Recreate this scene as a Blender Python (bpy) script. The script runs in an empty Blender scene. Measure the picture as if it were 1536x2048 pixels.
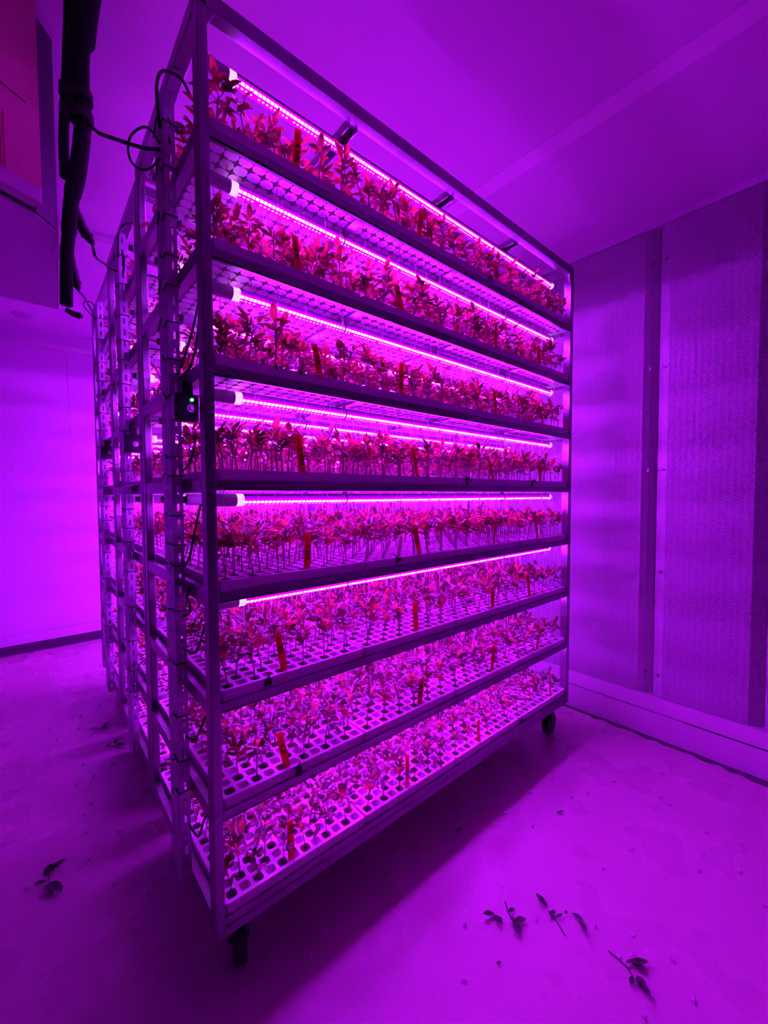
import bpy, bmesh, math, random
import numpy as np
from mathutils import Vector, Matrix, Euler

random.seed(7)
rng = np.random.default_rng(7)
S = bpy.context.scene
COL = S.collection
PI = math.pi

# ------------------------------------------------------------------ camera, world, exposure
cam_d = bpy.data.cameras.new('camera')
cam = bpy.data.objects.new('camera', cam_d)
COL.objects.link(cam)
yaw, pitch, roll = 0.861384426, -0.0392942662, -0.00468661603
F = Vector((math.cos(pitch) * math.cos(yaw), math.cos(pitch) * math.sin(yaw), math.sin(pitch)))
R = Vector((math.sin(yaw), -math.cos(yaw), 0))
U = R.cross(F)
R2 = R * math.cos(roll) + U * math.sin(roll)
U2 = -R * math.sin(roll) + U * math.cos(roll)
cam.matrix_world = Matrix(((R2.x, U2.x, -F.x, -0.2781), (R2.y, U2.y, -F.y, -0.9104), (R2.z, U2.z, -F.z, 1.1358), (0, 0, 0, 1)))
cam_d.sensor_fit = 'HORIZONTAL'
cam_d.sensor_width = 36.0
cam_d.lens = 834.185 / 1536 * 36.0
cam_d.clip_start = 0.02
S.camera = cam
S.view_settings.view_transform = 'Standard'
S.view_settings.look = 'None'
S.view_settings.gamma = 1
S.view_settings.use_curve_mapping = False
S.view_settings.exposure = 2.0
S.cycles.max_bounces = 8
S.cycles.diffuse_bounces = 6
S.cycles.adaptive_threshold = 0.02
S.cycles.glossy_bounces = 3
S.cycles.transmission_bounces = 3
S.cycles.sample_clamp_indirect = 4.0

world = bpy.data.worlds.new('world')
S.world = world
world.use_nodes = True
world.node_tree.nodes['Background'].inputs[0].default_value = (0, 0, 0, 1)
world.node_tree.nodes['Background'].inputs[1].default_value = 0.0

LAMP = 1.0           # overall strength of every grow tube

# ------------------------------------------------------------------ materials
def new_mat(name):
    m = bpy.data.materials.new(name)
    m.use_nodes = True
    nt = m.node_tree
    return m, nt, nt.nodes['Principled BSDF']

def pbr(name, col, rough=0.5, metal=0.0, spec=0.5, noise=None, bump=None, rnoise=None):
    """noise=(scale, dark colour, lo, hi) stains; bump=(scale, strength); rnoise=(scale, rough2)"""
    m, nt, b = new_mat(name)
    b.inputs['Base Color'].default_value = (*col, 1)
    b.inputs['Roughness'].default_value = rough
    b.inputs['Metallic'].default_value = metal
    b.inputs['Specular IOR Level'].default_value = spec
    tc = nt.nodes.new('ShaderNodeTexCoord')
    if noise:
        n = nt.nodes.new('ShaderNodeTexNoise'); n.inputs['Scale'].default_value = noise[0]; n.inputs['Detail'].default_value = 6
        nt.links.new(tc.outputs['Object'], n.inputs['Vector'])
        r = nt.nodes.new('ShaderNodeValToRGB')
        r.color_ramp.elements[0].position = noise[2]; r.color_ramp.elements[0].color = (*noise[1], 1)
        r.color_ramp.elements[1].position = noise[3]; r.color_ramp.elements[1].color = (*col, 1)
        nt.links.new(n.outputs['Fac'], r.inputs['Fac'])
        nt.links.new(r.outputs['Color'], b.inputs['Base Color'])
    if rnoise:
        n = nt.nodes.new('ShaderNodeTexNoise'); n.inputs['Scale'].default_value = rnoise[0]; n.inputs['Detail'].default_value = 4
        nt.links.new(tc.outputs['Object'], n.inputs['Vector'])
        mr = nt.nodes.new('ShaderNodeMapRange')
        mr.inputs[1].default_value = 0.38; mr.inputs[2].default_value = 0.62
        mr.inputs[3].default_value = rnoise[1]; mr.inputs[4].default_value = rough
        nt.links.new(n.outputs['Fac'], mr.inputs[0])
        nt.links.new(mr.outputs[0], b.inputs['Roughness'])
    if bump:
        n = nt.nodes.new('ShaderNodeTexNoise'); n.inputs['Scale'].default_value = bump[0]; n.inputs['Detail'].default_value = 5
        nt.links.new(tc.outputs['Object'], n.inputs['Vector'])
        bp = nt.nodes.new('ShaderNodeBump'); bp.inputs['Strength'].default_value = bump[1]; bp.inputs['Distance'].default_value = 0.01
        nt.links.new(n.outputs['Fac'], bp.inputs['Height'])
        nt.links.new(bp.outputs['Normal'], b.inputs['Normal'])
    return m

M = {}
M['wall'] = pbr('white_panel_paint', (.63, .52, .66), .45, noise=(1.3, (.58, .48, .61), .35, .6))
M['ceiling'] = pbr('ceiling_panel_paint', (.78, .66, .78), .55, noise=(2.0, (.75, .63, .75), .35, .55))
M['far'] = pbr('low_bounce_dark_wall', (.13, .105, .13), .7)  # unseen walls coloured dark so less light bounces back into the room
M['strip'] = pbr('ceiling_joint_strip', (.92, .78, .90), .5)
M['trim'] = pbr('trim_paint', (.62, .55, .62), .5)
M['trim_dark'] = pbr('dark_gap_shade', (.05, .04, .06), .7)  # dark colour stands in for the shade inside gaps and grooves
M['floor'] = pbr('worn_resin_floor', (.66, .52, .52), .42, noise=(1.5, (.62, .48, .48), .3, .62), bump=(90, .12), rnoise=(5, .22))
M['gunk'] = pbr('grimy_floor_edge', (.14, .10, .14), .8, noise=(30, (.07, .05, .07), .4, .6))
M['steel'] = pbr('stainless_steel', (.34, .31, .37), .30, metal=1.0, noise=(9, (.24, .21, .27), .35, .6))
M['galv'] = pbr('galvanised_steel', (.56, .53, .62), .42, metal=1.0, noise=(40, (.44, .41, .50), .4, .6))
M['tray'] = pbr('white_tray_plastic', (.80, .72, .80), .38)
M['soil'] = pbr('dark_peat_plug', (.030, .022, .02), .95, bump=(300, .8))
M['root'] = pbr('pale_root', (.80, .66, .76), .5)
M['socket'] = pbr('grey_plastic_socket', (.62, .54, .64), .5)
M['black'] = pbr('black_rubber', (.008, .008, .012), .55)
M['foam'] = pbr('black_foam_lagging', (.006, .006, .010), .95, bump=(120, .5))
M['blackbox'] = pbr('black_plastic', (.010, .010, .016), .4)
M['chrome'] = pbr('chrome', (.7, .65, .72), .15, metal=1)
M['wheel'] = pbr('black_castor_rubber', (.012, .012, .016), .5)
M['yellow'] = pbr('yellowed_plastic', (.95, .56, .46), .5, noise=(7, (.76, .45, .37), .28, .5))
M['lip'] = pbr('white_plastic_lip', (.66, .56, .64), .5)
M['darkmetal'] = pbr('dark_cooler_casing', (.05, .04, .06), .5)
M['underside'] = pbr('cooler_casing_underside', (.64, .56, .66), .45)
M['ink'] = pbr('black_marker_ink', (.010, .008, .010), .6)
M['print'] = pbr('faded_printing', (.55, .46, .55), .6)
M['sticker'] = pbr('white_sticker', (.85, .85, .85), .35)
M['wilt'] = pbr('wilted_leaf', (.025, .022, .018), .6)

# orange plastic label: slightly translucent
def translucent_mat(name, col, tcol, fac, rough, vary=0.0):
    m, nt, b = new_mat(name)
    b.inputs['Base Color'].default_value = (*col, 1)
    b.inputs['Roughness'].default_value = rough
    tr = nt.nodes.new('ShaderNodeBsdfTranslucent'); tr.inputs['Color'].default_value = (*tcol, 1)
    mx = nt.nodes.new('ShaderNodeMixShader'); mx.inputs[0].default_value = fac
    nt.links.new(b.outputs[0], mx.inputs[1]); nt.links.new(tr.outputs[0], mx.inputs[2])
    nt.links.new(mx.outputs[0], nt.nodes['Material Output'].inputs['Surface'])
    if vary:
        g = nt.nodes.new('ShaderNodeNewGeometry')
        n = nt.nodes.new('ShaderNodeTexNoise'); n.inputs['Scale'].default_value = 28; n.inputs['Detail'].default_value = 2
        nt.links.new(g.outputs['Position'], n.inputs['Vector'])
        for tgt, c in ((b.inputs['Base Color'], col), (tr.inputs['Color'], tcol)):
            r = nt.nodes.new('ShaderNodeValToRGB')
            r.color_ramp.elements[0].position = .42; r.color_ramp.elements[0].color = tuple(v * (1 - vary) for v in c) + (1,)
            r.color_ramp.elements[1].position = .58; r.color_ramp.elements[1].color = tuple(min(1, v * (1 + vary)) for v in c) + (1,)
            nt.links.new(n.outputs['Fac'], r.inputs['Fac']); nt.links.new(r.outputs['Color'], tgt)
    return m
M['pellet'] = translucent_mat('clear_pellet_plastic', (.92, .86, .92), (.95, .9, .95), .6, .08)
M['label'] = translucent_mat('orange_label_plastic', (.80, .12, .055), (.9, .11, .05), .32, .45)
M['leaf'] = translucent_mat('seedling_leaf', (.085, .085, .06), (.52, .12, .075), .36, .24, .7)
M['stem'] = translucent_mat('seedling_stem', (.36, .28, .24), (.5, .3, .2), .25, .4)

def emit_mat(name, col, strength):
    m = bpy.data.materials.new(name); m.use_nodes = True
    nt = m.node_tree; nt.nodes.clear()
    o = nt.nodes.new('ShaderNodeOutputMaterial'); e = nt.nodes.new('ShaderNodeEmission')
    e.inputs[0].default_value = (*col, 1); e.inputs[1].default_value = strength
    nt.links.new(e.outputs[0], o.inputs[0])
    return m, nt, e

# LED tube: two rows of chips in a V (one facing forward, one facing down and back) in a magenta glowing cover
m, nt, e = emit_mat('led_tube_glow', (1, 0, 1), LAMP)
tc = nt.nodes.new('ShaderNodeTexCoord'); sp = nt.nodes.new('ShaderNodeSeparateXYZ')
nt.links.new(tc.outputs['Object'], sp.inputs[0])
def math_node(nt, op, a, b=None, c=None):
    n = nt.nodes.new('ShaderNodeMath'); n.operation = op
    for i, v in enumerate((a, b, c)):
        if v is None: continue
        if isinstance(v, (int, float)): n.inputs[i].default_value = v
        else: nt.links.new(v, n.inputs[i])
    return n.outputs[0]
def mix_col(nt, fac, a, b):
    n = nt.nodes.new('ShaderNodeMix'); n.data_type = 'RGBA'
    if isinstance(fac, (int, float)): n.inputs[0].default_value = fac
    else: nt.links.new(fac, n.inputs[0])
    for i, v in ((6, a), (7, b)):
        if isinstance(v, tuple): n.inputs[i].default_value = (*v, 1)
        else: nt.links.new(v, n.inputs[i])
    return n.outputs[2]
ang = math_node(nt, 'ARCTAN2', sp.outputs[2], math_node(nt, 'MULTIPLY', sp.outputs[1], -1.0))   # 0 faces the front, -pi/2 faces down
fr = math_node(nt, 'FRACT', math_node(nt, 'MULTIPLY', sp.outputs[0], 95.0))
chip = math_node(nt, 'LESS_THAN', math_node(nt, 'ABSOLUTE', math_node(nt, 'SUBTRACT', fr, .5)), .27)
rowA = math_node(nt, 'LESS_THAN', math_node(nt, 'ABSOLUTE', math_node(nt, 'SUBTRACT', ang, -.52)), .30)
rowB = math_node(nt, 'LESS_THAN', math_node(nt, 'ABSOLUTE', math_node(nt, 'SUBTRACT', ang, -1.30)), .16)
rowC = math_node(nt, 'LESS_THAN', math_node(nt, 'ABSOLUTE', math_node(nt, 'SUBTRACT', ang, -2.62)), .30)
blue = math_node(nt, 'LESS_THAN', math_node(nt, 'ABSOLUTE', math_node(nt, 'SUBTRACT', math_node(nt, 'FRACT', math_node(nt, 'MULTIPLY', sp.outputs[0], 95.0 / 9)), .5)), .05)
GLOW, LINE, CHIP = (2.3, 0.0, 5.4), (14.5, .34, 32.0), (6.0, .22, 11.0)
wide = math_node(nt, 'LESS_THAN', math_node(nt, 'ABSOLUTE', math_node(nt, 'SUBTRACT', fr, .5)), .40)
c = mix_col(nt, math_node(nt, 'MULTIPLY', math_node(nt, 'MAXIMUM', rowA, rowC), wide), GLOW, LINE)
down = math_node(nt, 'LESS_THAN', math_node(nt, 'ABSOLUTE', math_node(nt, 'SUBTRACT', ang, -PI / 2)), .80)
c = mix_col(nt, down, c, (6.5, 0, 15.0))
c = mix_col(nt, math_node(nt, 'MULTIPLY', rowB, chip), c, CHIP)
c = mix_col(nt, math_node(nt, 'MULTIPLY', rowB, blue), c, (.3, 0, 7.0))
back = math_node(nt, 'GREATER_THAN', ang, .22)      # aluminium back of the lamp: barely glows
c = mix_col(nt, back, c, (.10, 0, .22))
nt.links.new(c, e.inputs[0])
M['tube'] = m
M['cap_glow'] = emit_mat('lit_tube_end', (.6, .16, .7), 1.0)[0]
M['green'] = emit_mat('green_indicator', (.55, 2.2, 1.2), 1.0)[0]

# embossed honeycomb sheet on the right wall (coordinates in metres: Y across, Z up)
m, nt, b = new_mat('honeycomb_embossed_sheet')
tc = nt.nodes.new('ShaderNodeTexCoord'); sp = nt.nodes.new('ShaderNodeSeparateXYZ')
nt.links.new(tc.outputs['Object'], sp.inputs[0])
P1, P2 = .0085, .0085 * math.sqrt(3)
def cell(offy, offz):
    yy = math_node(nt, 'SUBTRACT', math_node(nt, 'FRACT', math_node(nt, 'ADD', math_node(nt, 'MULTIPLY', sp.outputs[1], 1 / P1), offy)), .5)
    zz = math_node(nt, 'SUBTRACT', math_node(nt, 'FRACT', math_node(nt, 'ADD', math_node(nt, 'MULTIPLY', sp.outputs[2], 1 / P2), offz)), .5)
    zz = math_node(nt, 'MULTIPLY', zz, math.sqrt(3))
    return math_node(nt, 'SQRT', math_node(nt, 'ADD', math_node(nt, 'MULTIPLY', yy, yy), math_node(nt, 'MULTIPLY', zz, zz)))
d = math_node(nt, 'MINIMUM', cell(0, 0), cell(.5, .5))
mr = nt.nodes.new('ShaderNodeMapRange'); mr.interpolation_type = 'SMOOTHSTEP'
mr.inputs[1].default_value = .30; mr.inputs[2].default_value = .46; mr.inputs[3].default_value = 0; mr.inputs[4].default_value = 1
nt.links.new(d, mr.inputs[0])
rib = math_node(nt, 'SINE', math_node(nt, 'MULTIPLY', sp.outputs[1], 2 * PI / .024))
cc = mix_col(nt, mr.outputs[0], (.29, .25, .30), (.58, .50, .60))
cc = mix_col(nt, math_node(nt, 'MULTIPLY_ADD', rib, .10, .10), cc, (.30, .26, .32))
nt.links.new(cc, b.inputs['Base Color'])
bp = nt.nodes.new('ShaderNodeBump'); bp.inputs['Strength'].default_value = .55; bp.inputs['Distance'].default_value = .0016
nt.links.new(math_node(nt, 'ADD', mr.outputs[0], math_node(nt, 'MULTIPLY', rib, .25)), bp.inputs['Height'])
nt.links.new(bp.outputs['Normal'], b.inputs['Normal'])
b.inputs['Roughness'].default_value = .40
b.inputs['Metallic'].default_value = .55
M['honeycomb'] = m

# ------------------------------------------------------------------ mesh helpers
class MB:
    def __init__(s): s.v = []; s.f = []
    def add(s, vs, fs):
        o = len(s.v); s.v += [tuple(p) for p in vs]; s.f += [tuple(i + o for i in q) for q in fs]
    def box(s, x0, x1, y0, y1, z0, z1):
        s.add([(x0, y0, z0), (x1, y0, z0), (x1, y1, z0), (x0, y1, z0), (x0, y0, z1), (x1, y0, z1), (x1, y1, z1), (x0, y1, z1)],
              [(0, 3, 2, 1), (4, 5, 6, 7), (0, 1, 5, 4), (1, 2, 6, 5), (2, 3, 7, 6), (3, 0, 4, 7)])
    def prism(s, poly, z0, z1):
        n = len(poly)
        s.add([(x, y, z0) for x, y in poly] + [(x, y, z1) for x, y in poly],
              [tuple(range(n - 1, -1, -1)), tuple(range(n, 2 * n))] + [(i, (i + 1) % n, n + (i + 1) % n, n + i) for i in range(n)])
    def tube(s, pts, r, n=6, caps=True):
        pts = [Vector(p) for p in pts]; k = len(pts)
        rr = r if isinstance(r, (list, tuple)) else [r] * k
        vs = []; prev = None
        for i, p in enumerate(pts):
            t = (pts[min(i + 1, k - 1)] - pts[max(i - 1, 0)]).normalized()
            if prev is None:
                a = Vector((0, 0, 1)) if abs(t.z) < .9 else Vector((1, 0, 0))
                u = t.cross(a).normalized()
            else:
                u = (prev - t * prev.dot(t)).normalized()
            prev = u; w = t.cross(u)
            vs += [p + (u * math.cos(2 * PI * j / n) + w * math.sin(2 * PI * j / n)) * rr[i] for j in range(n)]
        fs = [(i * n + j, i * n + (j + 1) % n, (i + 1) * n + (j + 1) % n, (i + 1) * n + j) for i in range(k - 1) for j in range(n)]
        if caps: fs += [tuple(range(n - 1, -1, -1)), tuple(range((k - 1) * n, k * n))]
        s.add(vs, fs)
    def cyl(s, p0, p1, r, n=14): s.tube([p0, p1], r, n)
    def mesh(s, name, mat, smooth=False):
        me = bpy.data.meshes.new(name); me.from_pydata(s.v, [], s.f); me.update()
        if mat: me.materials.append(mat)
        if smooth: me.polygons.foreach_set('use_smooth', [True] * len(me.polygons))
        return me

def smooth_path(pts, sub=6):
    """Catmull-Rom through the points"""
    P = [Vector(p) for p in pts]; P = [P[0] * 2 - P[1]] + P + [P[-1] * 2 - P[-2]]
    out = []
    for i in range(1, len(P) - 2):
        for k in range(sub):
            t = k / sub; a, b_, c_, d_ = P[i - 1], P[i], P[i + 1], P[i + 2]
            out.append(.5 * ((2 * b_) + (c_ - a) * t + (2 * a - 5 * b_ + 4 * c_ - d_) * t * t + (3 * b_ - a - 3 * c_ + d_) * t ** 3))
    out.append(P[-2]); return out

def link(name, data, parent=None, loc=None, rot=None, **props):
    o = bpy.data.objects.new(name, data); COL.objects.link(o)
    if parent: o.parent = parent
    if loc: o.location = loc
    if rot: o.rotation_euler = rot
    for k, v in props.items(): o[k] = v
    return o
def thing(name, label, cat, group=None, loc=(0, 0, 0), rot=None, data=None):
    o = link(name, data, None, loc, rot)
    o['label'] = label; o['category'] = cat
    if group: o['group'] = group
    return o
def struct(name, mb, mat, **kw):
    return link(name, mb.mesh(name, mat), kind='structure', **kw)
def bevel(o, w=.002, seg=2):
    md = o.modifiers.new('bevel', 'BEVEL'); md.width = w; md.segments = seg; md.limit_method = 'ANGLE'
    return o
ORD = ['first', 'second', 'third', 'fourth', 'fifth', 'sixth', 'seventh', 'eighth', 'ninth', 'tenth']

# ------------------------------------------------------------------ room
XL, XR, YF, YB, ZC = -1.1, 1.95, -4.6, 3.12, 2.371
b_ = MB(); b_.box(XL, XR, YF, YB, -.05, 0); struct('floor', b_, M['floor'])
b_ = MB(); b_.box(XL, XR, YF, YB, ZC, ZC + .05); struct('ceiling', b_, M['ceiling'])
b_ = MB(); b_.box(XL, XR, YB, YB + .05, 0, ZC); struct('wall_back', b_, M['wall'])
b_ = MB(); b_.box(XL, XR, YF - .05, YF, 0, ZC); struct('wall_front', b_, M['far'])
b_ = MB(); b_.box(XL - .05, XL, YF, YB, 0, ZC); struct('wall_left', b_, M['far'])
b_ = MB(); b_.box(XR, XR + .05, YF, YB, 0, ZC); struct('wall_right', b_, M['trim'])
# back wall: rail under the ceiling, panel joint, kick strip and a strip coloured dark for the gap at the floor
b_ = MB(); b_.box(XL, XR, YB - .03, YB, 2.245, 2.285); struct('trim_1', b_, M['trim'])
b_ = MB(); b_.box(XL, XR, YB - .004, YB, 1.158, 1.172); struct('trim_2', b_, M['trim'])
b_ = MB(); b_.box(XL, XR, YB - .03, YB, .065, .135); b_.box(XL, XR, YB - .034, YB - .03, .137, .147); struct('baseboard_back', b_, M['wall'])
b_ = MB(); b_.box(XL, XR, YB - .045, YB - .001, 0.0, .063); struct('trim_3', b_, M['trim_dark'])
b_ = MB(); b_.box(-.005, .0, YB - .003, YB, 1.18, 2.24); struct('trim_4', b_, M['trim'])
# ceiling: the joint strip running from front to back and the one across
b_ = MB(); b_.box(1.135, 1.205, YF, YB, ZC - .004, ZC); struct('trim_5', b_, M['strip'])
b_ = MB(); b_.box(XL, 1.13, 1.475, 1.525, ZC - .012, ZC); struct('trim_6', b_, M['trim'])
b_ = MB(); b_.box(XR - .035, XR, YF, YB, ZC - .03, ZC); struct('trim_7', b_, M['trim'])
# right wall plinth: a lit ledge over a kerb, grime where it meets the floor
b_ = MB(); b_.box(1.905, XR, YF, YB, .128, .196); struct('baseboard_right', b_, M['trim'])
b_ = MB(); b_.box(1.912, XR, YF, YB, 0, .120); struct('trim_8', b_, M['trim'])
b_ = MB(); b_.box(1.908, XR, YF, -.40, .120, .128); struct('trim_11', b_, M['trim_dark'])  # dark strip in the groove, its shade put into the colour
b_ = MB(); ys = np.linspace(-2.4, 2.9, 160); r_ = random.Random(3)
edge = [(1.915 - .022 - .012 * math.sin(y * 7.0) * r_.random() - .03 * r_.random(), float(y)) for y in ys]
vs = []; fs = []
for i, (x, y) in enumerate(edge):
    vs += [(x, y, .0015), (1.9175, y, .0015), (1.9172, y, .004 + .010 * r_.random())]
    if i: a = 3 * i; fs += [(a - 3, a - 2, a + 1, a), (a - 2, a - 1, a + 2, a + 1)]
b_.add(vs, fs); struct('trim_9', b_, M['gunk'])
# round fixing and dark stud on the ceiling near the back wall
b_ = MB(); b_.cyl((-.258, 2.86, ZC - .008), (-.258, 2.86, ZC), .055, 24); b_.cyl((-.258, 2.86, ZC - .014), (-.258, 2.86, ZC - .008), .018, 14)
thing('ceiling_fixing', 'round white fixing disc on the ceiling near the back wall', 'fixing', data=b_.mesh('ceiling_fixing', M['wall']))

# embossed sheets, bulging between the screw lines
def sheet(y0, y1, label, screws):
    n = 44; b_ = MB(); vs = []; fs = []
    for i in range(n + 1):
        t = i / n; y = y0 + (y1 - y0) * t
        dd = min(y - y0, y1 - y)
        k = min(1.0, dd / .044); x = 1.9455 - .023 * k - .002 * math.sin(PI * t)
        vs += [(x, y, .197), (x, y, 2.338)]
        if i: a = 2 * i; fs += [(a - 2, a - 1, a + 1, a)]
    b_.add(vs, fs)
    o = thing('embossed_sheet', label, 'wall panel', 'honeycomb embossed sheets on the right wall', data=b_.mesh('embossed_sheet', M['honeycomb']))
    md = o.modifiers.new('solid', 'SOLIDIFY'); md.thickness = .0015; md.offset = 0
    for (y, z) in screws:
        s_ = MB(); s_.cyl((1.9265, y, z), (1.945, y, z), .0075, 10); s_.cyl((1.921, y, z), (1.9265, y, z), .0045, 8)
        link('screw', s_.mesh('screw', M['steel']), o)
    return o
zs = [2.19, 1.713, 1.248, .780, .296]
sheet(-.262, .95, 'honeycomb embossed sheet on the right wall, standing beside the end of the front rack', [(-.235, z) for z in zs])
sheet(-.655, -.266, 'wide honeycomb embossed sheet on the right wall between two vertical seams', [(-.289, z) for z in zs])
sheet(-1.75, -.659, 'honeycomb embossed sheet at the right edge of the photo', [])
sheet(.954, 3.05, 'honeycomb embossed sheet on the right wall behind the front rack', [])

# faint stencilled print on the back wall (too worn to read)
b_ = MB(); r_ = random.Random(5)
for x0, z0, n, w in ((-.425, 1.27, 9, .03), (-.36, 1.34, 3, .03), (-.27, 1.33, 4, .03), (-.30, 1.48, 3, .035)):
    for k in range(n):
        z = z0 + k * .018; ww = w * (.5 + .5 * r_.random())
        b_.box(x0, x0 + ww, YB - .0012, YB - .0002, z, z + .006 + .003 * r_.random())
struct('trim_10', b_, M['print'])

# ------------------------------------------------------------------ grow racks
NS = 8; PITCH = .24407; X0, X1, DEP = .011, 1.657, .62
def zb(k): return 1.881 - k * PITCH                     # underside of shelf k (0 = top)
RACK_OFF = [(0, 0), (.012, .69), (.024, 1.375)]
RNAME = ['front', 'middle', 'rear']
PW, PD = .022, .035

def perforated_face(x, y0, y1, z0, z1, axis, cols, zper, zslot):
    """flat face with rectangular slots: axis 'y' spans y0..y1 at x; axis 'x' spans y0..y1 along x at y=x"""
    us = sorted(set([y0, y1] + [c for ab in cols for c in ab])); b_ = MB()
    z = z0
    while z < z1 - 1e-6:
        for (za, zb_, hole) in ((z, min(z + zper - zslot, z1), False), (z + zper - zslot, min(z + zper, z1), True)):
            if za >= zb_: continue
            for ua, ub in zip(us[:-1], us[1:]):
                if hole and any(abs(ua - c0) < 1e-6 and abs(ub - c1) < 1e-6 for c0, c1 in cols): continue
                if axis == 'y': b_.add([(x, ua, za), (x, ub, za), (x, ub, zb_), (x, ua, zb_)], [(0, 1, 2, 3)])
                else: b_.add([(ua, x, za), (ub, x, za), (ub, x, zb_), (ua, x, zb_)], [(0, 1, 2, 3)])
        z += zper
    return b_

racks = []
for ri, (dx, dy) in enumerate(RACK_OFF):
    lab = ['stainless steel grow rack nearest the camera, eight shelves of seedlings on castors',
           'middle stainless grow rack, standing directly behind the front rack',
           'rearmost stainless grow rack, closest to the back wall'][ri]
    rk = thing('grow_rack', lab, 'rack', 'stainless grow racks in a row', (dx, dy, 0)); racks.append(rk)
    for px in (X0, X1 - PW):
        for py in (0, DEP - PD):
            b_ = MB(); b_.box(px, px + PW, py, py + PD, .147, 2.150)
            bevel(link('post', b_.mesh('post', M['steel']), rk), .003)
    # top frame with cross bars and corner gussets
    b_ = MB()
    for y in (0, DEP - .03): b_.box(X0, X1, y, y + .03, 2.138, 2.172)
    for x in (X0, X1 - .03): b_.box(x, x + .03, .03, DEP - .03, 2.138, 2.172)
    for x in (.410, .815, 1.210):
        b_.box(x, x + .004, .03, DEP - .03, 2.128, 2.150); b_.box(x + .026, x + .03, .03, DEP - .03, 2.128, 2.150); b_.box(x, x + .03, .03, DEP - .03, 2.150, 2.154)
    for (sx, xx) in ((1, X0 + PW), (-1, X1 - PW)):
        b_.add([(xx, .002, 2.138), (xx + sx * .016, .002, 2.138), (xx, .002, 2.105), (xx, .012, 2.138), (xx + sx * .016, .012, 2.138), (xx, .012, 2.105)],
               [(0, 1, 2), (5, 4, 3), (0, 3, 4, 1), (1, 4, 5, 2), (2, 5, 3, 0)])
    for y, sy in ((PD, 1), (DEP - PD, -1)):
        b_.add([(X0 + .002, y, 2.138), (X0 + .002, y + sy * .035, 2.138), (X0 + .002, y, 2.09), (X0 + .014, y, 2.138), (X0 + .014, y + sy * .035, 2.138), (X0 + .014, y, 2.09)],
               [(0, 1, 2), (5, 4, 3), (0, 3, 4, 1), (1, 4, 5, 2), (2, 5, 3, 0)])
    bevel(link('top_frame', b_.mesh('top_frame', M['steel']), rk), .0015)
    for k in range(NS):
        z = zb(k); b_ = MB()
        for y, s in ((.001, 1), (DEP - .001, -1)):
            b_.box(X0 + PW, X1 - PW, min(y, y + s * .003), max(y, y + s * .003), z, z + .022)
            b_.box(X0 + PW, X1 - PW, min(y, y + s * .011), max(y, y + s * .011), z, z + .003)
        for x in (X0 + .001, X1 - .021):
            b_.box(x, x + .020, PD, DEP - PD, z - .004, z + .028)
        for x in (.4205, .8205, 1.2205):
            b_.box(x, x + .024, .011, DEP - .011, z - .0005, z + .003)
        if k == NS - 1:
            b_.box(X0 + PW, X1 - PW, .004, .024, z - .025, z + .001); b_.box(X0 + PW, X1 - PW, DEP - .024, DEP - .004, z - .025, z + .001)
            b_.box(X0 + PW, X0 + PW + .07, .02, DEP - .02, z - .030, z - .024); b_.box(X1 - PW - .08, X1 - PW, .02, DEP - .02, z - .030, z - .024)
        link('shelf_frame', b_.mesh('shelf_frame', M['steel']), rk)
    for (cx, cy) in ((.085, .06), (1.575, .06), (.085, DEP - .10), (1.575, DEP - .10)):
        b_ = MB(); zt = zb(NS - 1) - .030
        b_.box(cx - .03, cx + .03, cy - .026, cy + .026, zt - .006, zt); b_.cyl((cx, cy, zt - .03), (cx, cy, zt - .006), .012, 10)
        sw = {(0, 0): 1.25, (0, 1): .1, (0, 2): 1.2, (0, 3): .3}.get((ri, len([c for c in rk.children if c.name.startswith('caster')])), 1.1)
        for s in (-1, 1):
            b_.add([(cx - .018, cy + s * .020, zt - .030), (cx + .018, cy + s * .020, zt - .030), (cx + .026, cy + s * .020, .045), (cx + .008, cy + s * .020, .045),
                    (cx - .018, cy + s * .022, zt - .030), (cx + .018, cy + s * .022, zt - .030), (cx + .026, cy + s * .022, .045), (cx + .008, cy + s * .022, .045)],
                   [(0, 1, 2, 3), (7, 6, 5, 4), (0, 4, 5, 1), (1, 5, 6, 2), (2, 6, 7, 3), (3, 7, 4, 0)])
        b_.box(cx - .02, cx + .02, cy - .022, cy + .022, zt - .033, zt - .029)
        piv = Matrix.Translation((cx, cy, 0)) @ Matrix.Rotation(sw, 4, 'Z') @ Matrix.Translation((-cx, -cy, 0))
        ca = link('caster', b_.mesh('caster', M['darkmetal']), rk); ca.matrix_local = piv
        w = MB(); n = 28; prof = [(-.016, .020), (-.016, .047), (-.012, .051), (.012, .051), (.016, .047), (.016, .020)]
        wc = (cx + .014, cy, .051); vs = []; fs = []
        for j in range(n):
            a = 2 * PI * j / n
            vs += [(wc[0] + r * math.cos(a), wc[1] + o_, wc[2] + r * math.sin(a)) for o_, r in prof]
        q = len(prof)
        for j in range(n):
            for i in range(q):
                fs.append((j * q + i, j * q + (i + 1) % q, ((j + 1) % n) * q + (i + 1) % q, ((j + 1) % n) * q + i))
        w.add(vs, fs)
        link('wheel', w.mesh('wheel', M['wheel'], True), ca)
        h = MB(); h.cyl((wc[0], cy - .0155, .051), (wc[0], cy + .0155, .051), .0205, 16); h.cyl((wc[0], cy - .025, .051), (wc[0], cy + .025, .051), .005, 8)
        link('hub', h.mesh('hub', M['darkmetal']), ca)
    if ri == 0:
        b_ = MB(); b_.box(X0 - .0006, X0 + .001, .037, .094, zb(3) + .003, zb(3) + .021)
        link('sticker', b_.mesh('sticker', M['sticker']), rk, label='small white sticker')

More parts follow.
